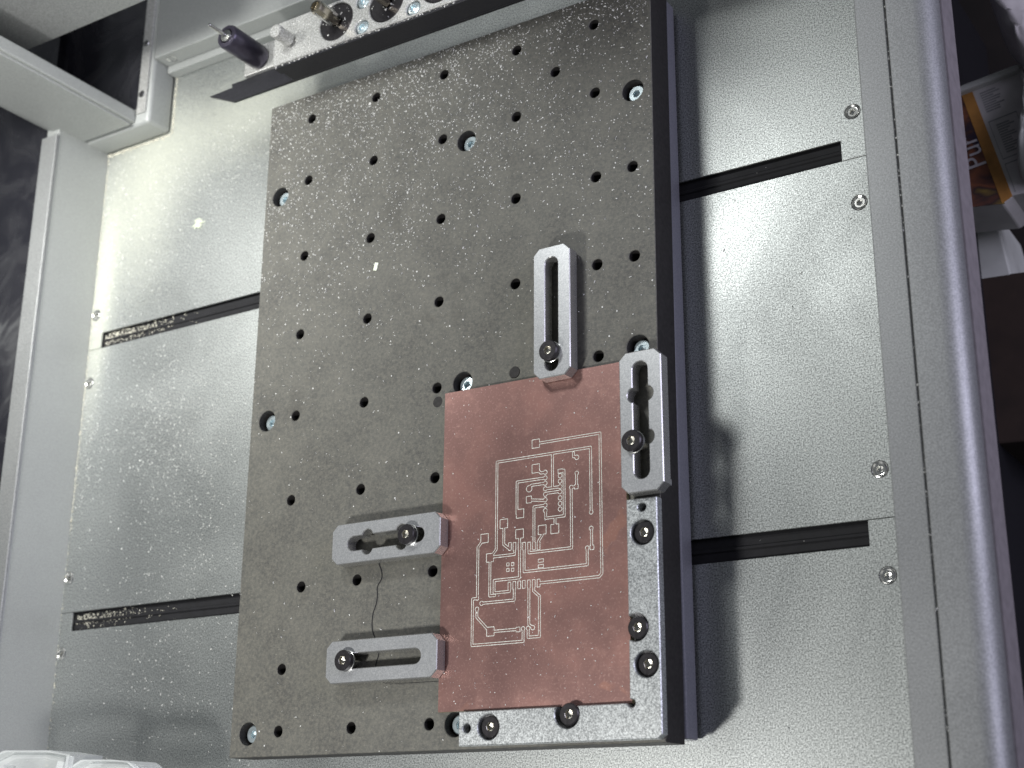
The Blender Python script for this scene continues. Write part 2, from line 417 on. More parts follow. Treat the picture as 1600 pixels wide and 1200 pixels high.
# ================================================================== sliding base and spoilboard
sb = thing('sliding_table', 'dark grey sliding base plate under the drilled fibre board', 'machine table', (70, -98, -22))
wpart('base_plate', box(-20, 163.2, -236.6, 41, -22.4, -14.2, .5), M['base'], sb)

bd = thing('spoilboard', 'dark grey fibre spoilboard drilled with a grid of holes and dusted with pale chips', 'drilled board', (70, -98, -14))
small = []
for c_ in range(5):
    for r_ in range(-1, 7):
        x = c_*35.0; y = 29.4 if r_ == -1 else -35.0*r_
        if (c_, r_) in ((3, 4),): continue
        small.append((x, y))
small += [(x, -229.3) for x in (0, 35, 70)]+[(0, -206.2), (122.7, 14.3), (155.2, -34.8), (155.2, -70), (155, -175), (7.6, -175.2)]
small = [p for p in small if p != (0.0, -175.0) and p != (0.0, -210.0) and p!=(0.0,-0.0)]+[(0, 0)]
small = [p for p in small if not any(math.dist(p, q) < 6 for q in ((140, -210), (81.5, -229.7), (105, -210), (35, -210), (140, -175)))]
small = list(dict.fromkeys((round(a, 2), round(b, 2)) for a, b in small))
bigs = [(156, -3.8), (81.6, -4), (-15.5, -4), (155.7, -104.3), (81.8, -105), (-15.3, -104.9), (-15.2, -229.7), (81.0, -229.8)]
out = [(-24.0, -238.4), (162.4, -238.4), (164.4, 41.3), (-23.8, 41.3)]
me = sheet('board', out, [circ(x, y, 2.15) for x, y in small]+[circ(x, y, 4.35, 36) for x, y in bigs], -14, 0, .25)
wpart('board', me, [M['board'], M['board_edge']], bd)
for p_ in me.polygons:
    if abs(p_.normal.z) < .3: p_.material_index = 1
hc = mesh('hole_bottom', *lathe([(2.3, 0), (0, 0)], 16)); hc.materials.append(M['dark_hole'])
vs, fs = [], []
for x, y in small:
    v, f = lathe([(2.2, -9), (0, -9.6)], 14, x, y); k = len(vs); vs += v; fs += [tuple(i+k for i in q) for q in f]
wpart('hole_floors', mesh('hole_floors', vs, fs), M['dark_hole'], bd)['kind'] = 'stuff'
hb, hsk = head(3.5, 2.4, 1.5, 1.6, .5, 30)
autosmooth(hb); hb.materials.append(M['zinc']); hsk.materials.append(M['zinc'])
for x, y in bigs:
    s_ = obj('bolt', hb, None, bd, (x-70, y+98, 14-5.6)); obj('hex_socket', hsk, None, s_)
for x, y in [(104.96, -104.90), (70.66, -110.72)]:
    obj('filled_hole', mesh('filled_hole', *lathe([(2.15, 0), (2.0, .06), (0, .07)], 24)), M['board_edge'], bd, (x-70, y+98, 14.005))
def ribbon(pts, wd, z, closed=False):
    vs, fs = [], []
    for i, (x, y) in enumerate(pts):
        a = Vector(pts[max(0, i-1)]); b = Vector(pts[min(len(pts)-1, i+1)]); d = (b-a).normalized(); n_ = Vector((-d.y, d.x))*wd/2
        vs += [(x+n_.x, y+n_.y, z), (x-n_.x, y-n_.y, z)]
    for i in range(len(pts)-1): fs.append((2*i, 2*i+1, 2*i+3, 2*i+2))
    return vs, fs
crk = [(45.31, -169.70), (46.95, -172.99), (47.07, -175.88), (44.79, -178.30), (45.24, -181.68), (44.80, -185.21), (43.16, -188.63), (43.13, -194.53), (45.38, -198.20), (47.34, -202.52), (45.20, -207.48), (46.24, -211.00), (49.00, -213.90), (55.40, -214.70), (74.03, -214.79)]
def smoothpts(P, it=2):
    for _ in range(it):
        Q = [P[0]]
        for a, b in zip(P, P[1:]): Q += [(a[0]*.75+b[0]*.25, a[1]*.75+b[1]*.25), (a[0]*.25+b[0]*.75, a[1]*.25+b[1]*.75)]
        P = Q+[P[-1]]
    return P
# a thin dark bead with a pale lip follows the milled scar in the board
sp = smoothpts(crk)
v1 = ribbon(sp, .55, .03)
wpart('milled_scar', mesh('milled_scar', *v1), M['rail'], bd)
v1 = ribbon([(x+.55, y-.1) for x, y in sp], .3, .05)
wpart('scar_lip', mesh('scar_lip', *v1), M['board'], bd)

# ================================================================== circuit board
pc = thing('circuit_board', 'pinkish copper clad board with freshly milled circuit tracks, clamped to the dark board', 'circuit board', (112, -167, 0))
pout = [(74.9, -225.6), (151.7, -225.9), (150.6, -109.4), (75.1, -108.6)]
wpart('laminate', mesh('laminate', *prism(pout, .05, 1.5)), M['fr4'], pc)
wpart('copper_face', bevel(mesh('copper_face', *prism([(x+(.05 if x < 100 else -.05), y) for x, y in pout], 1.5, 1.6)), .04, 1), M['copper'], pc)
TR = {"T":[[[116.99,-133.92],[141.16,-133.92],[141.16,-169.37],[141.16,-182.8],[140.07,-183.84],[116.27,-183.84]],[[137.33,-161.39],[137.33,-138.46],[98.73,-138.46],[98.73,-139.45],[98.73,-166.53],[98.73,-170.31],[97.67,-171.47],[96.1,-173.01]],[[121.98,-138.82],[121.98,-150.89]],[[118.98,-150.9],[125.04,-150.9]],[[118.97,-152.57],[125.03,-152.57]],[[130.53,-139.44],[130.53,-140.87],[131.84,-140.87]],[[115.1,-143.03],[117.19,-144.94],[118.99,-144.94]],[[118.98,-146.97],[107.31,-146.97],[107.31,-158.46],[108.61,-158.46]],[[118.98,-148.9],[113.21,-148.9],[112.37,-150.03]],[[112.26,-154.05],[118.97,-155.06]],[[118.97,-156.82],[114.37,-156.82],[114.37,-168.22],[114.37,-171.22]],[[119.15,-158.68],[119.15,-161.43],[126.66,-161.43],[126.66,-145.23],[125.27,-145.23]],[[122.93,-161.66],[122.93,-165.41]],[[131.67,-146.93],[131.67,-151.7],[129.5,-151.7],[129.51,-169.84],[129.51,-172.92],[112.37,-172.92],[112.37,-170.66]],[[137.36,-167.01],[137.36,-173.63]],[[135.59,-173.61],[135.59,-179.34],[110.36,-179.34],[110.36,-170.44]],[[101.87,-161.4],[101.87,-166.87],[101.87,-168.83],[104.47,-170.9]],[[108.47,-165.77],[108.47,-170.24],[108.47,-181.3],[97.98,-181.3],[97.98,-185.69]],[[117.72,-165.36],[117.72,-167.29],[116.27,-169.1],[116.27,-171.06]],[[93.72,-165.62],[92.44,-167.09],[90.94,-168.77],[90.94,-187.05],[88.95,-187.05],[88.95,-203.32],[110.05,-203.32],[110.05,-199.01]],[[96.1,-172.86],[106.37,-172.86],[106.37,-170.02]],[[96.15,-173.01],[96.15,-186.55],[98.27,-186.55]],[[97.97,-185.68],[104.36,-185.68],[104.36,-183.76]],[[92.77,-188.88],[106.36,-188.88],[106.36,-183.94]],[[90.85,-190.79],[90.85,-193.63],[95.32,-198.03],[96.6,-199.07],[107.99,-199.07]],[[112.35,-184.48],[112.35,-197.73],[113.92,-198.95]],[[114.31,-184.66],[114.31,-186.41],[116.62,-188.36],[116.62,-202.09],[112.09,-202.09],[112.09,-199.02]]],"P":[[115.09,-133.93,3.1,3.1],[115.1,-143.03,3.1,3.1],[108.61,-158.53,3.1,3.1],[122.84,-165.58,3.2,3.2],[101.84,-161.4,3.2,3.2],[108.44,-165.77,3.2,3.2],[93.72,-165.81,3.2,3.2],[117.72,-165.36,3.2,3.2],[96.1,-173.01,3.0,3.0],[96.6,-199.01,3.1,3.1],[112.26,-153.94,2.1,2.4],[125.19,-145.31,1.9,1.4],[131.54,-151.76,1.5,1.5],[137.47,-173.63,1.5,1.5],[107.99,-199.14,1.6,1.6],[117.18,-176.12,2.1,1.1],[117.18,-178.06,2.1,1.1],[103.66,-176.14,1.0,1.1],[105.64,-176.23,1.0,1.1],[103.68,-178.11,1.0,1.1],[105.66,-178.19,1.0,1.1],[104.46,-169.82,1.15,2.7],[106.36,-169.99,1.15,2.7],[108.46,-170.17,1.15,2.7],[110.34,-170.34,1.15,2.7],[112.42,-170.52,1.15,2.7],[114.37,-170.69,1.15,2.7],[116.27,-170.86,1.15,2.7],[104.36,-183.8,1.15,2.7],[106.36,-183.77,1.15,2.7],[108.4,-183.77,1.15,2.7],[110.27,-183.76,1.15,2.7],[112.33,-183.78,1.15,2.7],[114.31,-183.81,1.15,2.7],[116.27,-183.85,1.15,2.7]],"C":[[131.84,-141.31,0.9],[112.37,-150.03,1.25],[131.79,-146.93,0.8],[129.52,-151.68,0.8],[137.32,-161.39,0.8],[137.25,-167.01,0.85],[135.62,-173.61,0.8],[92.77,-188.88,0.85],[90.87,-190.79,0.85],[90.94,-187.05,0.7],[110.04,-199.01,0.8],[112.09,-199.02,0.8],[113.92,-198.95,0.85],[119.03,-144.92,0.85],[119.03,-146.97,0.85],[119.02,-148.88,0.85],[119.02,-150.88,0.85],[119.02,-152.88,0.85],[119.01,-154.81,0.85],[119.01,-156.8,0.85],[119.01,-158.68,0.85],[125.06,-146.93,0.85],[125.05,-148.93,0.85],[125.04,-150.93,0.85],[125.03,-152.73,0.85],[125.02,-154.9,0.85],[125.01,-156.88,0.85],[125.0,-158.85,0.85]]}
# isolation outlines: contour of the union of tracks and pads, marched on a fine grid
def build_grooves():
    import numpy as np
    h = .13; x0, y0, x1, y1 = 87., -206., 143.5, -131.
    X, Y = np.meshgrid(np.arange(x0, x1, h), np.arange(y0, y1, h)); D = np.full(X.shape, 9.)
    for T in TR['T']:
        for (ax, ay), (bx_, by) in zip(T, T[1:]):
            dx, dy = bx_-ax, by-ay; L = dx*dx+dy*dy+1e-9
            t = np.clip(((X-ax)*dx+(Y-ay)*dy)/L, 0, 1); D = np.minimum(D, np.hypot(X-ax-t*dx, Y-ay-t*dy)-.40)
    for cx, cy, w_, h_ in TR['P']:
        qx = np.abs(X-cx)-w_/2; qy = np.abs(Y-cy)-h_/2
        D = np.minimum(D, np.hypot(np.maximum(qx, 0), np.maximum(qy, 0))+np.minimum(np.maximum(qx, qy), 0))
    for cx, cy, r in TR['C']: D = np.minimum(D, np.hypot(X-cx, Y-cy)-(r-.1))
    vs, fs = [], []; R = random.Random(4)
    ny, nx = D.shape; s = D > 0
    idx = np.argwhere((s[:-1, :-1].astype(int)+s[1:, :-1]+s[:-1, 1:]+s[1:, 1:]) % 4 != 0)
    for j, i in idx:
        c = [(i, j), (i+1, j), (i+1, j+1), (i, j+1)]; P = []
        for a, b in ((0, 1), (1, 2), (2, 3), (3, 0)):
            da, db = D[c[a][1], c[a][0]], D[c[b][1], c[b][0]]
            if (da > 0) != (db > 0):
                t = da/(da-db); P.append(Vector((x0+h*(c[a][0]+t*(c[b][0]-c[a][0])), y0+h*(c[a][1]+t*(c[b][1]-c[a][1])))))
        if len(P) >= 2:
            a, b = P[0], P[1]; d = (b-a)
            if d.length < 1e-4: continue
            d.normalize(); wd = .088+.035*noise.noise(Vector((a.x*1.7, a.y*1.7, 3)))+.012*R.random(); n_ = Vector((-d.y, d.x))*wd; a = a-d*.07; b = b+d*.07; k = len(vs); z = 1.612+.004*R.random()
            vs += [(a.x+n_.x, a.y+n_.y, z), (a.x-n_.x, a.y-n_.y, z), (b.x-n_.x, b.y-n_.y, z), (b.x+n_.x, b.y+n_.y, z)]
            fs.append((k, k+1, k+2, k+3))
    return mesh('milled_tracks', vs, fs)
wpart('milled_tracks', build_grooves(), M['groove'], pc)

# ================================================================== corner bracket
br = thing('corner_bracket', 'L shaped silver corner bracket screwed down round the front right corner of the copper board', 'corner bracket', (157, -232, 0))
bo = [(85.5, -237.6), (161.6, -237.6), (163.4, -236.2), (163.5, -159.6), (152.1, -159.4)]
def scallop(cx, cy, r, a0, a1, n=12): return [(cx+r*math.cos(a0+(a1-a0)*k/n), cy+r*math.sin(a0+(a1-a0)*k/n)) for k in range(n+1)]
bo += scallop(155.9, -202.0, 4.5, 2.58, 3.70)         # bay around the screw that grips the board's right edge
bo += scallop(152.7, -226.6, 1.3, 1.9, 5.0, 10)        # relief in the inner corner
bo += scallop(128.4, -229.4, 4.5, .82, math.pi-.82)
bo += [(85.5, -226.1)]
bo2 = []
for p in bo:
    if not bo2 or math.dist(p, bo2[-1]) > .05: bo2.append(p)
bscr = [(157.9, -171.0), (158.3, -214.1), (97.7, -231.6)]; bscr2 = [(155.4, -202.3), (129.4, -228.7)]
# scallops are cut inward: rebuild their arcs so that they bite into the bracket
def bite(cx, cy, r, pa, pb, n=12):
    a = math.atan2(pa[1]-cy, pa[0]-cx); b = math.atan2(pb[1]-cy, pb[0]-cx); return a, b
bo = [(85.5, -237.6), (161.6, -237.6), (163.4, -236.2), (163.5, -159.6), (152.1, -159.4), (152.1, -198.2)]
bo += scallop(154.7, -202.1, 4.6, math.radians(124), math.radians(-124), 14)
bo += [(152.0, -224.6)]
bo += scallop(152.6, -226.2, 1.4, math.radians(110), math.radians(-150), 10)
bo += [(150.6, -226.1), (132.6, -226.1)]
bo += scallop(128.6, -228.6, 4.7, math.radians(32), math.radians(-212), 16)
bo += [(124.4, -226.1), (85.5, -226.1)]
me = sheet('bracket_plate', bo, [circ(x, y, 4.35, 36) for x, y in bscr]+[circ(157.9, -162.5, 1.55), circ(88.8, -231.7, 1.6)], .1, 4.0, .3)
wpart('bracket_plate', me, M['bracket'], br)
wpart('seat', mesh('seat', *prism([(86, -237.2), (163, -237.2), (163, -160), (152.6, -160), (152.6, -226.4), (86, -226.4)], .02, .35)), M['black_steel'], br)
kb, ks = head(3.65, 2.5, 1.6, 1.5, .35, 36); autosmooth(kb, 22)
kb.materials.append(M['black_steel']); ks.materials.append(M['hexwall'])
wv, wf = lathe([(3.9, 0), (3.9, .5), (3.72, .62), (2.2, .62)], 36); wash = mesh('washer', wv, wf); wash.materials.append(M['chrome'])
for x, y in bscr: 
    s_ = obj('bracket_screw', kb, None, br, (x-157+.3, y+232+.1, .8)); k_ = obj('hex_socket', ks, None, s_)
for x, y in bscr2:
    s_ = obj('bracket_screw', kb, None, br, (x-157+.2, y+232, 2.0)); k_ = obj('hex_socket', ks, None, s_)

# ================================================================== clamps
def clamp(label, x0, x1, y0, y1, lobes, sl, scr, nose, zt=7.0):
    t = thing('clamp', label, 'clamp', ((x0+x1)/2, (y0+y1)/2, 0), 'slotted clamps holding down the copper board')
    c = 2.5
    o_ = [(x0+c, y0), (x1-c, y0), (x1, y0+c), (x1, y1-c), (x1-c, y1), (x0+c, y1), (x0, y1-c), (x0, y0+c)]
    me = sheet('clamp_bar', o_, [sl], 1.75, zt, .3)
    wpart('clamp_bar', me, [M['clamp'], M['clamp_side']], t)
    for p_ in me.polygons:
        if abs(p_.normal.z) < .9: p_.material_index = 1
    # foot under the far end, resting on the spoilboard
    if nose == 'x': f = box(x0+.6, x0+3.4, y0+2, y1-2, .05, 1.74, .1)
    elif nose == 'y': f = box(x0+2, x1-2, y1-3.4, y1-.6, .05, 1.74, .1)
    else: f = box(x0+9, x1-.6, y0+2.6, y0+4.6, .05, 1.74, .1)
    wpart('foot', f, M['clamp'], t)
    b_, s_ = head(3.75, 2.3, 1.6, 1.4, .4, 36); autosmooth(b_, 22)
    b_.materials.append(M['black_steel']); s_.materials.append(M['hexwall'])
    sc_ = obj('clamp_screw', b_, None, t, (scr[0]-(x0+x1)/2, scr[1]-(y0+y1)/2, zt+.6)); obj('hex_socket', s_, None, sc_)
    obj('washer', wash, None, t, (scr[0]-(x0+x1)/2, scr[1]-(y0+y1)/2, zt))
    v, f = lathe([(1.9, -zt-.6), (1.9, 0)], 20); obj('screw_shank', autosmooth(mesh('screw_shank', v, f)), M['chrome'], sc_)
    return t
clamp('upright silver clamp with a plain straight slot on the rear edge of the copper board', 117.3, 132.7, -112.1, -61.9, (), slot(124.9, -107, 124.9, -68.9, 2.7), (125.0, -102.9), 'y')
clamp('notched silver clamp on the right edge of the copper board, above the corner bracket', 151.9, 167.9, -158.2, -108.7,
      (), slot(159.8, -153.5+2.7, 159.8, -113.2-2.2, 2.9, ((.22+.10, 1, 2.7, 2.2), (.22+.10, -1, 2.7, 2.2), (.73+.02, 1, 2.7, 2.2), (.73+.02, -1, 2.7, 2.2))), (157.4, -140.9), 'n')
clamp('upper of two sideways silver clamps at the copper board, with notched slot', 28.1, 78.1, -170.1, -154.8,
      (), slot(38.3, -162.7, 68.2, -162.5, 2.7, ((.22, 1, 2.4, 2.3), (.22, -1, 2.4, 2.3), (.75, 1, 2.4, 2.3), (.75, -1, 2.4, 2.3))), (64.6, -162.5), 'x')
clamp('lower of two sideways silver clamps at the copper board, with plain slot', 27.7, 77.8, -214.0, -198.5,
      (), slot(36.6, -206.2, 68.0, -206.2, 2.7), (37.6, -206.1), 'x')

# ================================================================== tool rack
rk = thing('tool_rack', 'silver topped tool rack bar with round black sockets at the back of the machine', 'tool rack', (60, 54, 10))
XE = 200
hol = [(31.6+26*i, 54.3) for i in range(7)]
rscr = [(45.4+26*i, y) for i in range(6) for y in (47.0, 59.2)]
ro = scallop(0.2, 61.8, 2.2, math.pi, math.pi/2, 6)+[(XE, 64), (XE, 43.6), (-2.0, 43.6)]
me = sheet('rack_top', ro[::-1], [circ(x, y, 8.7, 44) for x, y in hol if x < XE-12]+[circ(x, y, 3.4, 26) for x, y in rscr if x < XE-5], 20, 24, .35)
wpart('rack_top', me, M['rack'], rk)
wpart('rack_body', box(-1.6, XE, 42.9, 63.5, 11, 19.9, .5), M['black_anod'], rk)
me = sheet('rack_edge', [(-1.8, 42.4), (XE, 42.4), (XE, 43.4), (-1.8, 43.4)], [], 18.6, 23.2, .2); wpart('rack_edge', me, M['black_anod'], rk)
sh = [(-52.0, 50.0), (-37.0, 43.3), (XE, 43.3), (XE, 63), (-24, 63), (-26.9, 52.3), (-38.7, 52.6), (-38.2, 50.7)]
wpart('rack_shelf', mesh('rack_shelf', *prism([(-52.0, 50.4), (-37.0, 43.4), (XE, 43.4), (XE, 63), (-14, 63), (-26.9, 52.6), (-38.7, 52.7), (-38.2, 50.8)], 9.5, 10.9)), M['black_anod'], rk)
wpart('probe_plinth', box(-30, -12.6, 52.9, 66, 9.6, 12.6, .4), M['rack'], rk)
for x, y in hol:
    if x < XE-12: obj('socket_disc', mesh('socket_disc', *lathe([(8.5, -1.6), (8.4, 0), (7.9, .25), (2.6, .1), (2.4, -1.5)], 44)), M['black_steel'], rk, (x-60, y-54, 13.0))
zb = mesh('rack_bolt', *lathe([(3.1, -1), (3.1, .2), (2.6, .9), (1.6, 1.1)], 26)); autosmooth(zb); zb.materials.append(M['zinc'])
zr = mesh('star_recess', *lathe([(1.6, 1.1), (1.35, -.2), (0, -.5)], 12)); zr.materials.append(M['zinc'])
for x, y in rscr:
    if x < XE-5: q_ = obj('rack_bolt', zb, None, rk, (x-60, y-54, 12.6)); obj('star_recess', zr, None, q_)
pb = thing('locating_pin', 'stubby silver locating pin standing on the left end of the tool rack', 'pin', (7.3, 52.7, 24))
obj('pin_body', autosmooth(mesh('pin_body', *lathe([(1.0, .05), (1.0, 1.4), (3.0, 1.5), (3.0, 9.7), (2.6, 10.1), (0, 10.15)], 30))), M['rack'], pb)
pr_ = thing('touch_probe', 'dark purple grey touch probe with a thin steel tip, left of the tool rack', 'touch probe', (-20.6, 59.2, 12.6))
obj('probe_body', autosmooth(mesh('probe_body', *lathe([(3, .05), (5.0, .1), (5.3, 1.2), (5.5, 1.6), (5.5, 20.5), (5.0, 21.4), (3.4, 21.6), (3.1, 20.6)], 40))), M['probe'], pr_)
obj('probe_collar', autosmooth(mesh('probe_collar', *lathe([(3.1, 20.6), (2.7, 22.0), (1.0, 22.3), (.9, 21.0)], 30))), M['chrome'], pr_)
obj('probe_tip', autosmooth(mesh('probe_tip', *lathe([(.85, 20.5), (.85, 31.5), (.6, 32.0), (0, 32.1)], 18))), M['chrome'], pr_)
def bit(label, x, y, tall):
    t = thing('milling_bit', label, 'milling bit', (x, y, 22), 'milling bits standing in the tool rack')
    obj('bit_shank', autosmooth(mesh('bit_shank', *lathe([(2.0, .9), (2.0, tall*.35), (3.0, tall*.55), (3.15, tall*.92), (2.9, tall), (2.2, tall+.1), (1.9, tall-1.5), (0, tall-1.7)], 8)), 25), M['brass'], t)
    v = []; f = []
    for s_ in range(3):
        a = 2.1*s_+.4; c_, d_ = math.cos(a), math.sin(a)
        q = bx(2.2, 3.35, -.45, .45, tall*.3, tall*.97); k = len(v); v += [(X*c_-Y*d_, X*d_+Y*c_, Z) for X, Y, Z in q[0]]; f += [tuple(i+k for i in g) for g in q[1]]
    obj('bit_flute', mesh('bit_flute', v, f), M['chrome'], t)
    return t
bit('short three fluted bit in the leftmost socket of the tool rack', 31.6, 54.3, 15)
bit('taller bit in the second socket of the tool rack, cut off by the top edge', 57.6, 54.3, 34)

# ================================================================== chips and powder
R = random.Random(11)
inb = lambda x, y: -23.5 < x < 163.5 and -238 < y < 41
holes_all = [(x, y, 2.3) for x, y in small]+[(x, y, 4.5) for x, y in bigs]
pts = []
def okb(x, y):
    if not inb(x, y): return False
    for a, b, r in holes_all:
        if (x-a)**2+(y-b)**2 < r*r: return False
    if 74.5 < x < 152 and -226 < y < -108.5: return False
    if 84 < x and -238 < y < -225: return False
    if x > 151 and y < -108: return False
    return True
while len(pts) < 7600:
    x = R.uniform(-24, 164); y = 41-279*R.random()
    d = math.exp(-((41-y)/80)**2)*(.25+.75*math.exp(-max(0, x-60)/80))+.022
    d += .7*math.exp(-((y-35)/7)**2)
    d *= .45+1.1*max(0, noise.noise(Vector((x*.05, y*.05, 1)))+.5)
    if R.random() < d*.62 and okb(x, y): pts.append((x, y, .02))
tag(obj('board_chips', chips('board_chips', pts, None, .16, .66, 1), M['chip']), 'scattered pale milling chips lying on the dark drilled board', 'milling chips', kind='stuff')
pts = []
while len(pts) < 330:
    x = R.uniform(75.5, 150); y = R.uniform(-225, -109.5)
    if R.random() < .35+.65*((-y-109)/116)**2: pts.append((x, y, 1.62))
tag(obj('copper_chips', chips('copper_chips', pts, None, .16, .55, 2), M['chip']), 'tiny bright specks of swarf on the copper board', 'milling chips', kind='stuff')
pts = []
while len(pts) < 5600:
    x = R.uniform(-157, -24); y = R.uniform(-240, 60)
    d = .9*math.exp(-((x+105)/26)**2-((y+85)/26)**2)+.4*math.exp(-((x+80)/30)**2-((y+128)/34)**2)+.22*math.exp(-((y+190)/30)**2-((x+90)/35)**2)+.05
    d += .8*math.exp(-((x+60)/45)**2-((y-35)/26)**2)+.25*math.exp(-((x+120)/30)**2-((y-15)/40)**2)+.45*math.exp(-((x+150)/10)**2)*(y > -120)
    if -34 > y > -42 or -170 > y > -178: continue
    if R.random() < d*.6: pts.append((x, y, ZF+.02))
tag(obj('bed_chips', chips('bed_chips', pts, None, .18, .62, 3), M['chip']), 'pale milling chips drifted over the left part of the silver bed', 'milling chips', kind='stuff')
pts = []
for _ in range(2600):
    q = R.random()
    if q < .38:   # heap along the foot of the side wall
        y = R.uniform(-240, 64); x = -157.0+abs(R.gauss(0, .55)); z = ZF+.1
        if R.random() > .25+.75*(y > -130): continue
    elif q < .55:
        x = R.uniform(-157, -113); y = 64.6-abs(R.gauss(0, .7)); z = ZF+.1
    elif q < .65:
        y = R.uniform(64, 96); x = -112.6+abs(R.gauss(0, .6)); z = ZF+.1
    else:         # spilled into the left end of both slots
        x = -148+abs(R.gauss(0, 24)); ya = R.choice((-37.2, -37.2, -173.6)); y = ya+R.gauss(1.2, 2.0)
        if abs(y-ya) > 3.8: continue
        z = ZF-1.85
    pts.append((x, y, z))
tag(obj('powder_drift', chips('powder_drift', pts, None, .3, .8, 4), M['powder']), 'cream milling powder heaped in the wall seam and slot ends on the left', 'milling powder', kind='stuff')
pts = []
for _ in range(420):
    x = R.uniform(-1, 150); e = R.random()
    if e < .5: pts.append((x, 42.9+R.random()*.5, 23.3))
    elif e < .8: pts.append((R.uniform(0, 22)*1.0, R.uniform(44.5, 63), 24.03))
    else:
        h_ = R.choice(hol[:3]); a = R.random()*6.28; r_ = 7.8*math.sqrt(R.random()); pts.append((h_[0]+r_*math.cos(a), h_[1]+r_*math.sin(a), 23.3))
tag(obj('rack_chips', chips('rack_chips', pts, None, .3, .8, 5), M['chip']), 'pale chips caught on the front edge and sockets of the tool rack', 'milling chips', kind='stuff')
pts = [(254.2+R.gauss(0, .12), R.uniform(-240, 0), 9.05+R.random()*.5) for _ in range(70)]
pts += [(R.uniform(176, 240), R.uniform(-240, 40), ZF+.02) for _ in range(90)]
pts += [(243.6-abs(R.gauss(0, .25)), R.uniform(-240, 20), ZF+.05) for _ in range(40)]
tag(obj('rail_chips', chips('rail_chips', pts, None, .2, .7, 6), M['chip']), 'few tiny chips along the right rail seam and the right part of the bed', 'milling chips', kind='stuff')
# fluff ball of swarf
v, f = [], []
for _ in range(90):
    a = R.random()*6.28; b = R.random()*1.2; L = R.uniform(.8, 3.6)*math.cos(b*.6); x0, y0 = R.gauss(0, .8), R.gauss(0, .8)
    d = Vector((math.cos(a)*math.cos(b), math.sin(a)*math.cos(b), math.sin(b)*.5)); s_ = Vector((-d.y, d.x, 0)).normalized()*.22; k = len(v)
    for p in (Vector((x0, y0, .1))+s_, Vector((x0, y0, .1))-s_, Vector((x0, y0, .1))+d*L-s_*.5, Vector((x0, y0, .1))+d*L+s_*.5, Vector((x0, y0, .6))+d*L*.5): v.append(tuple(p))
    f += [(k, k+1, k+4), (k+1, k+2, k+4), (k+2, k+3, k+4), (k+3, k, k+4)]
fx = [(-88.44, 10.05)][0]
tag(obj('swarf_tuft', mesh('swarf_tuft', v, f), M['fluff'], None, (fx[0], fx[1], ZF)), 'small pale tuft of swarf lying alone on the upper left of the silver bed', 'swarf')
fx = [(38.70, -48.59)][0]
o = tag(obj('plastic_chip', box(-.85, .85, -1.7, 1.7, 0, .5, .12), M['fluff'], None, (fx[0], fx[1], .02)), 'pale rectangular sliver lying alone in the middle of the dark drilled board', 'chip'); o.rotation_euler = (0, 0, -.25)

# ================================================================== things beyond the right side
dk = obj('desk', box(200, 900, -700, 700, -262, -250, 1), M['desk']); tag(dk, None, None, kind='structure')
pk = thing('printed_package', 'printed package with an orange stripe and white lettering, lying past the right rail', 'package', (246, 15, -180))
def up(p): return p if area2(p) > 0 else p[::-1]
zp = -150
pk_art = [(234.72, 41.54), (238.64, 41.93), (251.64, -13.48), (230.57, -10.61)]
pk_str = [(238.64, 41.93), (243.34, 42.08), (255.04, -10.81), (250.62, -13.22)]
pk_txt = [(243.34, 42.08), (263.37, 45.26), (272.53, -10.61), (255.04, -10.81)]
pk_top = [(235.79, 40.55), (264.25, 44.22), (264.55, 47.20), (236.06, 43.59)]
pk_out = [(234.72, 41.54), (263.37, 45.26), (272.53, -10.61), (255.04, -10.81), (250.62, -13.22), (230.57, -10.61)]
def up(p): return p if area2(p) > 0 else p[::-1]
wpart('package_body', bevel(mesh('package_body', *prism(up(pk_out), -180, -150.3)), .4, 1), M['paper'], pk)
wpart('picture_panel', mesh('picture_panel', *prism(up(pk_art), -150.28, -149.9)), M['photo'], pk)
wpart('orange_stripe', mesh('orange_stripe', *prism(up(pk_str), -150.27, -149.7)), M['orange'], pk)
wpart('text_panel', mesh('text_panel', *prism(up(pk_txt), -150.26, -149.85)), M['paper'], pk)
wpart('top_fold', bevel(mesh('top_fold', *prism(up(pk_top), -180, -146)), .8, 2), M['whitebox'], pk)
a_ = Vector(pk_txt[0]); ex = (Vector(pk_txt[1])-a_); ey = (Vector(pk_txt[3])-a_)
vs, fs = [], []
def quad_on(u0, u1, v0, v1, z=-149.7):
    k = len(vs)
    for u_, v_ in ((u0, v0), (u0, v1), (u1, v1), (u1, v0)):
        p = a_+ex*u_+ey*v_; vs.append((p.x, p.y, z))
    fs.append((k, k+1, k+2, k+3))
for k in range(9): quad_on(.12, .12+.42*(.8+.2*math.sin(k*2.3)), .05+.022*k, .05+.022*k+.012)
for q in ((.08, .09, .32, .68), (.66, .67, .32, .68), (.08, .67, .32, .328), (.08, .67, .672, .68), (.08, .09, .72, .98), (.5, .51, .72, .98), (.08, .51, .72, .728)): quad_on(*q)
for k in range(12): quad_on(.2, .2+.36*(.75+.25*math.sin(k*1.7)), .37+.023*k, .37+.023*k+.012)
wpart('fine_print', mesh('fine_print', vs, fs), M['ink'], pk)
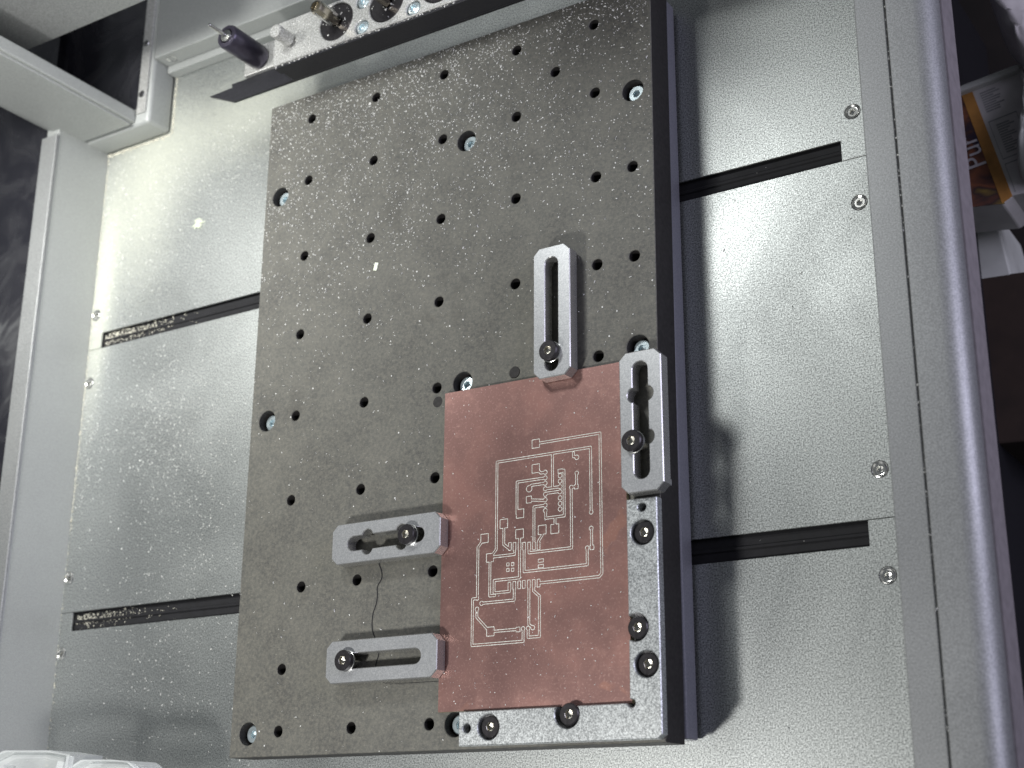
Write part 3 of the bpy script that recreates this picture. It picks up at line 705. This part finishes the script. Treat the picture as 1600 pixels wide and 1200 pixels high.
# large white letters running up the picture panel
fc = bpy.data.curves.new('lettering', 'FONT'); fc.body = 'Pur'; fc.size = 11.5*K; fc.extrude = .1*K; fc.shear = .1
to = bpy.data.objects.new('lettering', fc); C.objects.link(to)
me = bpy.data.meshes.new_from_object(to.evaluated_get(bpy.context.evaluated_depsgraph_get())); bpy.data.objects.remove(to)
lp = [(246.38, 5.69), (241.70, 24.60)]
dd = Vector(lp[1])-Vector(lp[0])
o = obj('lettering', me, M['ink_white'], pk); o.location = (Vector((lp[0][0], lp[0][1], -149.5))-Vector(pk['_l']))*K; o.rotation_euler = (0, 0, math.atan2(dd.y, dd.x))
bg1 = [(256.87, 75.38), (259.79, 56.57), (264.87, 47.64), (269.43, 37.23), (274.06, 33.39), (282.19, 39.57), (285.27, 68.27)]
def blob(name, poly, z0, z1, mat, parent, seed):
    """crumpled bag: rings shrinking upwards with folds"""
    cx = sum(p[0] for p in poly)/len(poly); cy = sum(p[1] for p in poly)/len(poly)
    P = smoothpts(list(poly)+[poly[0]], 2)[:-1]; n = len(P); vs, fs = [], []; RG = 7
    for k in range(RG):
        t = k/(RG-1); s_ = math.cos(t*1.35)
        for i, (x, y) in enumerate(P):
            q = 1+.10*noise.noise(Vector((x*.06, y*.06, k*.5+seed)))
            vs.append((cx+(x-cx)*s_*q, cy+(y-cy)*s_*q, z0+(z1-z0)*math.sin(t*1.5)+2.5*noise.noise(Vector((x*.09, y*.09, seed)))))
    for k in range(RG-1):
        for i in range(n): fs.append((k*n+i, k*n+(i+1) % n, (k+1)*n+(i+1) % n, (k+1)*n+i))
    fs.append(tuple((RG-1)*n+i for i in range(n)))
    return obj(name, mesh(name, vs, fs, True), mat, parent)
tag(blob('plastic_bag', bg1, -150, -118, M['bag'], None, 2), 'crumpled grey plastic bag in the upper right corner', 'bag')
bg2 = [(267.65, 39.03), (262.94, 15.27), (258.82, -5.36), (262.32, -8.30), (274.43, -11.52), (281.73, 33.10)]
tag(blob('plastic_bag', bg2, -150, -128, M['whitebox'], None, 7), 'pale plastic bag overlapping the printed package at the right edge', 'bag')
wb = [(220.57, 6.49), (237.90, 4.75), (240.43, -12.41), (242.57, -29.75), (217.34, -29.23)]
wt = thing('pale_carton', 'pale ribbed carton below the printed package past the right rail', 'carton', (wb[0][0], wb[0][1], -240))
wpart('carton_body', bevel(mesh('carton_body', *prism(wb[::-1] if area2(wb) < 0 else wb, -240, -190)), .8, 2), M['whitebox'], wt)
for a_ in (.30, .62):
    pass
cb = [(211.85, -26.19), (261.48, -30.27), (253.27, -105.91), (205.04, -103.72)]
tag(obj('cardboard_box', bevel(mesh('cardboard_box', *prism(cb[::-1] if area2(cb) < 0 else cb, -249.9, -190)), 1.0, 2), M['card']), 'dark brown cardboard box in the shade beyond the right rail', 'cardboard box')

# ================================================================== clear container, lower left
ct = thing('clear_container', 'clear plastic blister container at the lower left corner', 'container', (-80, -242, 30))
c1 = [(-132.45, -233.96), (-78.17, -235.54), (-78.76, -241.27), (-80.08, -251.70), (-129.26, -251.02)]
c2 = [(-83.87, -238.75), (-50.14, -239.62), (-44.38, -242.08), (-40.45, -246.54), (-39.47, -254.52), (-83.34, -254.02)]
def tray(poly, z0, z1, seed):
    cx = sum(p[0] for p in poly)/len(poly); cy = sum(p[1] for p in poly)/len(poly); vs, fs = [], []; n = 0
    P = smoothpts(list(poly)+[poly[0]], 1)[:-1]; n = len(P)
    for s_, z in ((1.0, z0), (1.0, z1-1), (.97, z1), (.90, z1), (.88, z1-4), (.80, z1-4.5), (.76, z1-1.5), (.60, z1-1.2), (.55, z1-6), (.2, z1-6.3)):
        for i, (x, y) in enumerate(P):
            q = 1+.02*noise.noise(Vector((x*.3, y*.3, z+seed))); vs.append((cx+(x-cx)*s_*q, cy+(y-cy)*s_*q, z+.6*noise.noise(Vector((x*.25, y*.25, seed)))))
    for k in range(9):
        for i in range(n): fs.append((k*n+i, k*n+(i+1) % n, (k+1)*n+(i+1) % n, (k+1)*n+i))
    fs.append(tuple(9*n+i for i in range(n)))
    return mesh('tray', vs, fs)
wpart('lid_tray', tray(up(c1), 14, 30, 1), M['clear'], ct)
wpart('inner_tray', tray(up(c2), 14, 28, 5), M['clear'], ct)
